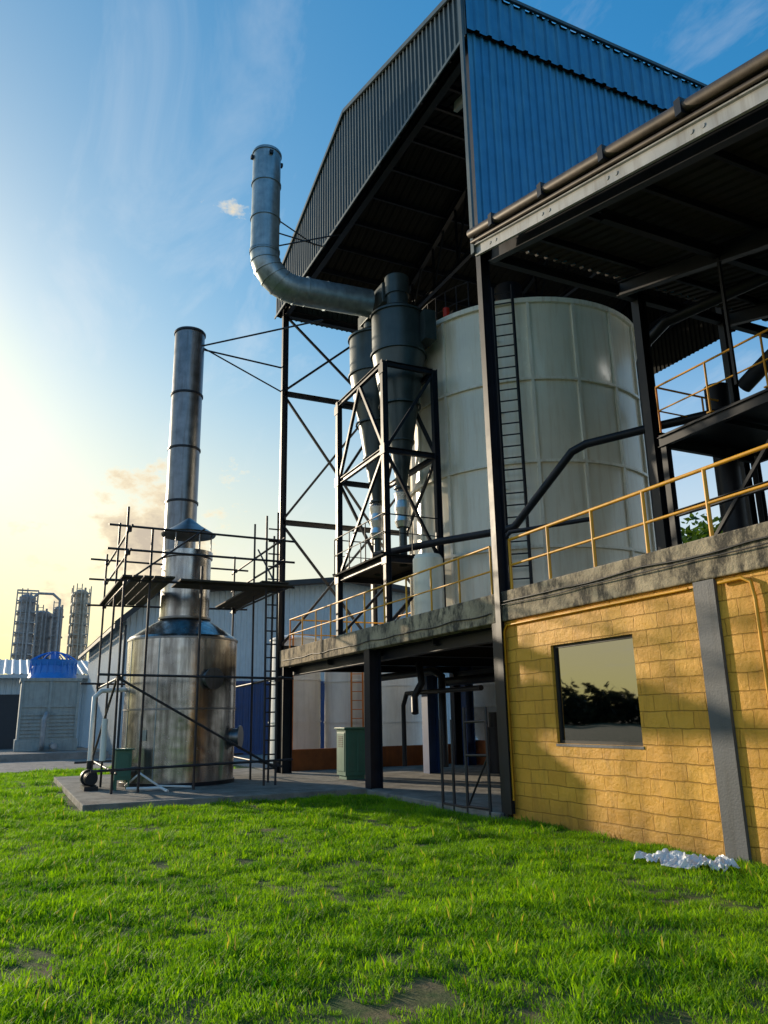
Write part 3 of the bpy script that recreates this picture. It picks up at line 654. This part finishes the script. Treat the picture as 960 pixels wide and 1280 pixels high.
def tower(x,y,R0,h,mat,lat=False):
    r=root('distillation_tower',(x,y,0)); mb=MB(); mb.lathe((x,y),[(R0,0),(R0,h),(R0*.5,h+.3),(0,h+.35)],24)
    z=4
    while z<h: ring(mb,(x,y),R0,z,.15,.12,24); z+=2.2
    mb.tube((x+R0+.25,y+.3,0),(x+R0+.25,y+.3,h+.4),.12,8)
    ladder(mb,(x+R0+.3,y-.3),(0,1),0,h+.8,.5,.05,.5)
    part(r,'column',mb,mat)
    if lat:
        mb=MB(); w=R0+.15
        for sx in (-1,1):
            for sy in (-1,1): mb.obox((x+sx*w,y+sy*w,0),(x+sx*w,y+sy*w,h+.6),.12,.12)
        z=2
        while z<h+.6:
            for (a,b_) in (((-w,-w),(w,-w)),((w,-w),(w,w)),((w,w),(-w,w)),((-w,w),(-w,-w))):
                mb.obox((x+a[0],y+a[1],z),(x+b_[0],y+b_[1],z),.1,.16)
            z+=1.1
        part(r,'access_frame',mb,mat)
tower(-90,1.2,.85,14.6,M['farsteel'],True); tower(-92,2.9,1.0,13.2,M['farsteel']); tower(-91,4.4,.5,13.6,M['farsteel']); tower(-90,6.5,.75,15.4,M['farcream'],True); tower(-100,-3.6,1.5,10.5,M['farsteel'])
U=root('pipe_rack',(-88,3,0)); mb=MB(); mb.path([(-88,1.6,14.2),(-88,2.2,14.8),(-88,3.6,14.8),(-88,4.3,14.2),(-88,4.3,2)],.14,10)
for y in (-1,3,8,12): mb.obox((-87,y,0),(-87,y,7),.25,.25)
for z in (5,6.8): mb.obox((-87,-1,z),(-87,12,z),.2,.25)
part(U,'rack_and_pipes',mb,M['farsteel'])
# ------------------------------------------------------------------ trees
def tree_mesh(mbt,mbl,base,h,R0,nleaf,ls,rs,low=.4):
    bx,by=base; th=h*.45
    mbt.tube((bx,by,0),(bx+.1*rs.uniform(-1,1),by,th),.03*h,8,.018*h)
    cl=[]
    for k in range(9):
        a=rs.uniform(0,2*PI); rr=rs.uniform(.3,.8)*R0; z=rs.uniform(low,.92)*h
        c=Vector((bx+rr*math.cos(a),by+rr*math.sin(a),z)); cl.append((c,R0*rs.uniform(.3,.55)))
        mbt.tube((bx,by,th*rs.uniform(.6,1)),tuple(c),.012*h,6,.004*h)
    cl.append((Vector((bx,by,h*.88)),R0*.5))
    for _ in range(nleaf):
        c,cr=rs.choice(cl); d=Vector((rs.gauss(0,1),rs.gauss(0,1),rs.gauss(0,.8))).normalized()*cr*rs.uniform(.5,1.1); p=c+d
        u=Vector((rs.gauss(0,1),rs.gauss(0,1),rs.gauss(0,1))).normalized(); v=u.orthogonal().normalized()
        s=ls*rs.uniform(.6,1.4); mbl.face([p-u*s,p+v*s*.5,p+u*s,p-v*s*.5])
rs=random.Random(3)
U=root('tree',(-26.3,29.8,0)); a=MB();b_=MB(); tree_mesh(a,b_,(-26.3,29.8),10.6,3.0,5000,.2,rs); part(U,'trunk',a,M['bark']); part(U,'leaves',b_,M['leaf'])
a=MB();b_=MB()
for k in range(150):
    ang=math.radians(194+k*.5+rs.uniform(-.3,.3)); d=rs.uniform(105,150); tree_mesh(a,b_,(d*math.cos(ang),d*math.sin(ang)),rs.uniform(2.6,6.5),rs.uniform(2,3.6),170,.75,rs,.1)
for k in range(26):
    ang=math.radians(275+k*3.5+rs.uniform(-1,1)); d=rs.uniform(90,130); tree_mesh(a,b_,(d*math.cos(ang),d*math.sin(ang)),rs.uniform(5,10),rs.uniform(2.5,5),300,.8,rs,.2)
U=root('distant_trees',(-70,-70,0)); part(U,'trunks',a,M['bark']); part(U,'foliage',b_,M['leaffar'])
U=root('utility_pole',(-70,-62,0)); mb=MB()
mb.tube((-70,-62,0),(-70,-62,9.5),.14,8); mb.obox((-71,-61.2,9.0),(-69,-62.8,9.0),.1,.12)
part(U,'pole_and_crossarm',mb,M['bark'])
# ------------------------------------------------------------------ plastic sheet litter
mb=MB(); nx,ny=60,26
for i in range(nx):
    for j in range(ny):
        u=i/(nx-1); v=j/(ny-1); x=-7.15+u*.95; y=6.55+u*.28+(v-.5)*.42*(1-.5*abs(2*u-1)**2)
        nz=mnoise.noise(Vector((x*7,y*7,1)))*.07+abs(mnoise.noise(Vector((x*16,y*16,4))))*.11+mnoise.noise(Vector((x*40,y*40,4)))*.02
        z=.04+max(0,nz)+.05*(1-abs(2*v-1))
        x+=mnoise.noise(Vector((x*9,y*9,8)))*.06; y+=mnoise.noise(Vector((x*9,y*9,12)))*.06
        mb.v.append((x,y,z))
for i in range(nx-1):
    for j in range(ny-1):
        k=i*ny+j; mb.f.append((k,k+ny,k+ny+1,k+1)); mb.sm.append(False)
U=root('plastic_sheet_litter',(-6.7,6.7,0)); part(U,'crumpled_film',mb,M['film'])
# ------------------------------------------------------------------ grass
gc=bpy.data.collections.new('grass_tufts')
def tuft(i,nb,rad,hmin,hmax,w):
    mb=MB(); rs=random.Random(100+i)
    for _ in range(nb):
        a=rs.uniform(0,2*PI); rr=rad*math.sqrt(rs.random()); x,y=rr*math.cos(a),rr*math.sin(a)
        h=rs.uniform(hmin,hmax)*(1.15-.5*rr/rad); la=rs.uniform(0,2*PI); lean=rs.uniform(.2,1.1)*h; dx,dy=math.cos(la),math.sin(la); px,py=-dy,dx
        ww=w*rs.uniform(.6,1.3); base=len(mb.v)
        for (t,wf) in ((0,1),(.6,.85)):
            cx=x+dx*lean*t*t; cy=y+dy*lean*t*t; z=h*t*(1-.15*t)
            mb.v+=[(cx-px*ww*wf/2,cy-py*ww*wf/2,z),(cx+px*ww*wf/2,cy+py*ww*wf/2,z)]
        mb.v.append((x+dx*lean,y+dy*lean,h*.88))
        mb.f+=[(base,base+1,base+3,base+2),(base+2,base+3,base+4)]; mb.sm+=[True]*2
    me=bpy.data.meshes.new('tuft'); me.from_pydata(mb.v,[],mb.f); me.polygons.foreach_set("use_smooth",mb.sm); me.materials.append(M['grass'])
    o=bpy.data.objects.new('tuft_%d'%i,me); gc.objects.link(o)
tuft(0,120,.20,.03,.09,.008); tuft(1,130,.22,.03,.10,.008); tuft(2,90,.15,.04,.12,.0085); tuft(3,60,.11,.05,.15,.009); tuft(4,140,.24,.025,.07,.0075); tuft(5,45,.10,.03,.08,.011)
pts=[];scl=[]
rs=random.Random(11)
patches=[(-4.45,2.0,.34,.22),(-5.5,3.1,.35,.10),(-6.3,.3,.42,.2),(-4.9,4.75,.25,.16),(-8.6,3.9,.4,.10)]
def allowed(x,y):
    if x<-16.1 and -25.6<x and 1.3<y<7.6: return False
    if x<-11.05 and y>7.1: return False
    if x>-11.1 and y>FY-.08: return False
    return True
def dens(x,y):
    for (px,py,a,b2) in patches:
        e=((x-px)/a)**2+((y-py)/b2)**2+mnoise.noise(Vector((x*5,y*5,0)))*1.4
        if e<1: return .30,.55
    n1=mnoise.noise(Vector((x*1.1,y*1.1,3.3)))+.6*mnoise.noise(Vector((x*3.1,y*3.1,7)))
    return (.65,.8) if n1<-.4 else (1,1)
def scatter(x0,x1,y0,y1,per,sc):
    n=int((x1-x0)*(y1-y0)*per)
    for _ in range(n):
        x=rs.uniform(x0,x1); y=rs.uniform(y0,y1)
        if not allowed(x,y): continue
        d,k=dens(x,y)
        if rs.random()>d: continue
        s=k*sc*rs.uniform(.6,1.3)*(1+.5*mnoise.noise(Vector((x*.8,y*.8,9))))
        pts.append((x,y,0)); scl.append(s)
scatter(-9.5,-2.2,-2.0,7.45,62,.88); scatter(-16.5,-9.5,-3,7.45,36,1.05); scatter(-30.4,-16.5,-5,8.2,13,1.4); scatter(-2.2,3,-3,7.4,8,1.1)
scatter(-11,3,7.1,7.38,22,1.1)
me=bpy.data.meshes.new('grass'); me.from_pydata(pts,[],[])
at=me.attributes.new('sc','FLOAT','POINT'); at.data.foreach_set('value',scl)
go=bpy.data.objects.new('grass',me); COL.objects.link(go)
ng=bpy.data.node_groups.new('grass_scatter','GeometryNodeTree'); ng.interface.new_socket('Geometry',in_out='INPUT',socket_type='NodeSocketGeometry'); ng.interface.new_socket('Geometry',in_out='OUTPUT',socket_type='NodeSocketGeometry')
gi=ng.nodes.new('NodeGroupInput'); gout=ng.nodes.new('NodeGroupOutput'); ip=ng.nodes.new('GeometryNodeInstanceOnPoints'); ci=ng.nodes.new('GeometryNodeCollectionInfo')
ci.inputs['Collection'].default_value=gc; ci.inputs['Separate Children'].default_value=True; ci.inputs['Reset Children'].default_value=True
ip.inputs['Pick Instance'].default_value=True
ri=ng.nodes.new('FunctionNodeRandomValue'); ri.data_type='FLOAT_VECTOR'; ri.inputs[0].default_value=(-.1,-.1,0); ri.inputs[1].default_value=(.1,.1,6.283)
na=ng.nodes.new('GeometryNodeInputNamedAttribute'); na.data_type='FLOAT'; na.inputs[0].default_value='sc'
ng.links.new(gi.outputs[0],ip.inputs['Points']); ng.links.new(ci.outputs[0],ip.inputs['Instance']); ng.links.new(ri.outputs[0],ip.inputs['Rotation']); ng.links.new(na.outputs[0],ip.inputs['Scale']); ng.links.new(ip.outputs[0],gout.inputs[0])
md=go.modifiers.new('scatter','NODES'); md.node_group=ng
# ------------------------------------------------------------------ sun & sky
sd=Vector((-.90,-.38,.25)).normalized()
sl=bpy.data.lights.new('sun','SUN'); sl.energy=4.9; sl.angle=math.radians(.9); sl.color=(1,.84,.62)
so=bpy.data.objects.new('sun',sl); COL.objects.link(so); so.rotation_euler=sd.to_track_quat('Z','Y').to_euler(); so.location=(-30,-10,20)
w=bpy.data.worlds.new('World'); S.world=w; w.use_nodes=True; nt=w.node_tree; nt.nodes.clear()
wo=nt.nodes.new('ShaderNodeOutputWorld'); bg=nt.nodes.new('ShaderNodeBackground'); nt.links.new(bg.outputs[0],wo.inputs[0]); bg.inputs[1].default_value=.15
sk=nt.nodes.new('ShaderNodeTexSky'); sk.sky_type='NISHITA'; sk.sun_disc=False; sk.sun_elevation=math.asin(sd.z); sk.sun_rotation=math.atan2(sd.x,sd.y); sk.air_density=1.25; sk.dust_density=1.3; sk.ozone_density=3.0
tcn=nt.nodes.new('ShaderNodeTexCoord'); dv=tcn.outputs['Generated']; sp=nt.nodes.new('ShaderNodeSeparateXYZ'); nt.links.new(dv,sp.inputs[0])
gmn=nt.nodes.new('ShaderNodeGamma'); gmn.inputs[1].default_value=.78; nt.links.new(sk.outputs[0],gmn.inputs[0])
hs=nt.nodes.new('ShaderNodeHueSaturation'); hs.inputs['Saturation'].default_value=1.6; hs.inputs['Value'].default_value=2.0; nt.links.new(gmn.outputs[0],hs.inputs['Color'])
hz=N(nt,'ShaderNodeMapRange'); hz.inputs[1].default_value=0; hz.inputs[2].default_value=.55; hz.inputs[3].default_value=.8; hz.inputs[4].default_value=0; hz.interpolation_type='SMOOTHERSTEP'; nt.links.new(sp.outputs[2],hz.inputs[0])
dtp=N(nt,'ShaderNodeVectorMath',operation='DOT_PRODUCT'); nt.links.new(dv,dtp.inputs[0]); dtp.inputs[1].default_value=tuple(sd)
sw=N(nt,'ShaderNodeMapRange'); sw.inputs[1].default_value=.45; sw.inputs[2].default_value=.97; nt.links.new(dtp.outputs['Value'],sw.inputs[0])
hcol=mix(nt,sw.outputs[0],(6.0,6.0,6.0),(7.4,6.3,3.9))
c=mix(nt,hz.outputs[0],hs.outputs[0],hcol)
tint=mix(nt,sw.outputs[0],(1,1,1),(1,.95,.78)); c=mix(nt,1.0,c,tint,'MULTIPLY')
mn=N(nt,'ShaderNodeVectorMath',operation='MINIMUM'); nt.links.new(c,mn.inputs[0]); mn.inputs[1].default_value=(8.0,7.2,6.2); c=mn.outputs[0]
za=N(nt,'ShaderNodeMath',operation='ADD'); nt.links.new(sp.outputs[2],za.inputs[0]); za.inputs[1].default_value=.12
dvv=N(nt,'ShaderNodeVectorMath',operation='DIVIDE'); nt.links.new(dv,dvv.inputs[0]); cz3=nt.nodes.new('ShaderNodeCombineXYZ')
for i in range(3): nt.links.new(za.outputs[0],cz3.inputs[i])
nt.links.new(cz3.outputs[0],dvv.inputs[1])
n1=noise(nt,dvv.outputs[0],1.6,7,.62,(1.0,2.6,0),.6); cir=ramp(nt,n1,.54,.9)
c=mix(nt,mul(nt,cir,.45),c,(6.2,6.3,6.4))
dt=N(nt,'ShaderNodeVectorMath',operation='DISTANCE'); nt.links.new(dv,dt.inputs[0]); dt.inputs[1].default_value=(-.965,.14,.205)
gm=N(nt,'ShaderNodeMapRange'); gm.inputs[1].default_value=.0; gm.inputs[2].default_value=.22; gm.inputs[3].default_value=.21; gm.inputs[4].default_value=-.12; nt.links.new(dt.outputs['Value'],gm.inputs[0])
n2=noise(nt,dv,9.0,9,.62,(1,1,1.8)); s2=N(nt,'ShaderNodeMath',operation='ADD'); nt.links.new(n2,s2.inputs[0]); nt.links.new(gm.outputs[0],s2.inputs[1])
cu=ramp(nt,s2.outputs[0],.57,.65)
cc=ramp(nt,s2.outputs[0],.58,.76,(7.6,6.4,4.3),(4.0,3.3,2.6))
c=mix(nt,mul(nt,cu,.9),c,cc)
nt.links.new(c,bg.inputs[0])
# ------------------------------------------------------------------ camera
f,pit,roll,yaw=970.6,math.radians(14.85),math.radians(-1.07),math.radians(64.32)
fw=Vector((-math.sin(yaw)*math.cos(pit),math.cos(yaw)*math.cos(pit),math.sin(pit))); rt=Vector((math.cos(yaw),math.sin(yaw),0)); up=rt.cross(fw)
r2=rt*math.cos(roll)+up*math.sin(roll); u2=-rt*math.sin(roll)+up*math.cos(roll)
cd=bpy.data.cameras.new('camera'); co=bpy.data.objects.new('camera',cd); COL.objects.link(co)
co.matrix_world=Matrix(((r2.x,u2.x,-fw.x,0),(r2.y,u2.y,-fw.y,0),(r2.z,u2.z,-fw.z,1.6),(0,0,0,1)))
cd.sensor_fit='VERTICAL'; cd.sensor_height=24; cd.lens=f/1280*24; cd.clip_end=5000; cd.clip_start=.05
S.camera=co
S.view_settings.view_transform='Standard'; S.view_settings.look='None'; S.view_settings.exposure=0
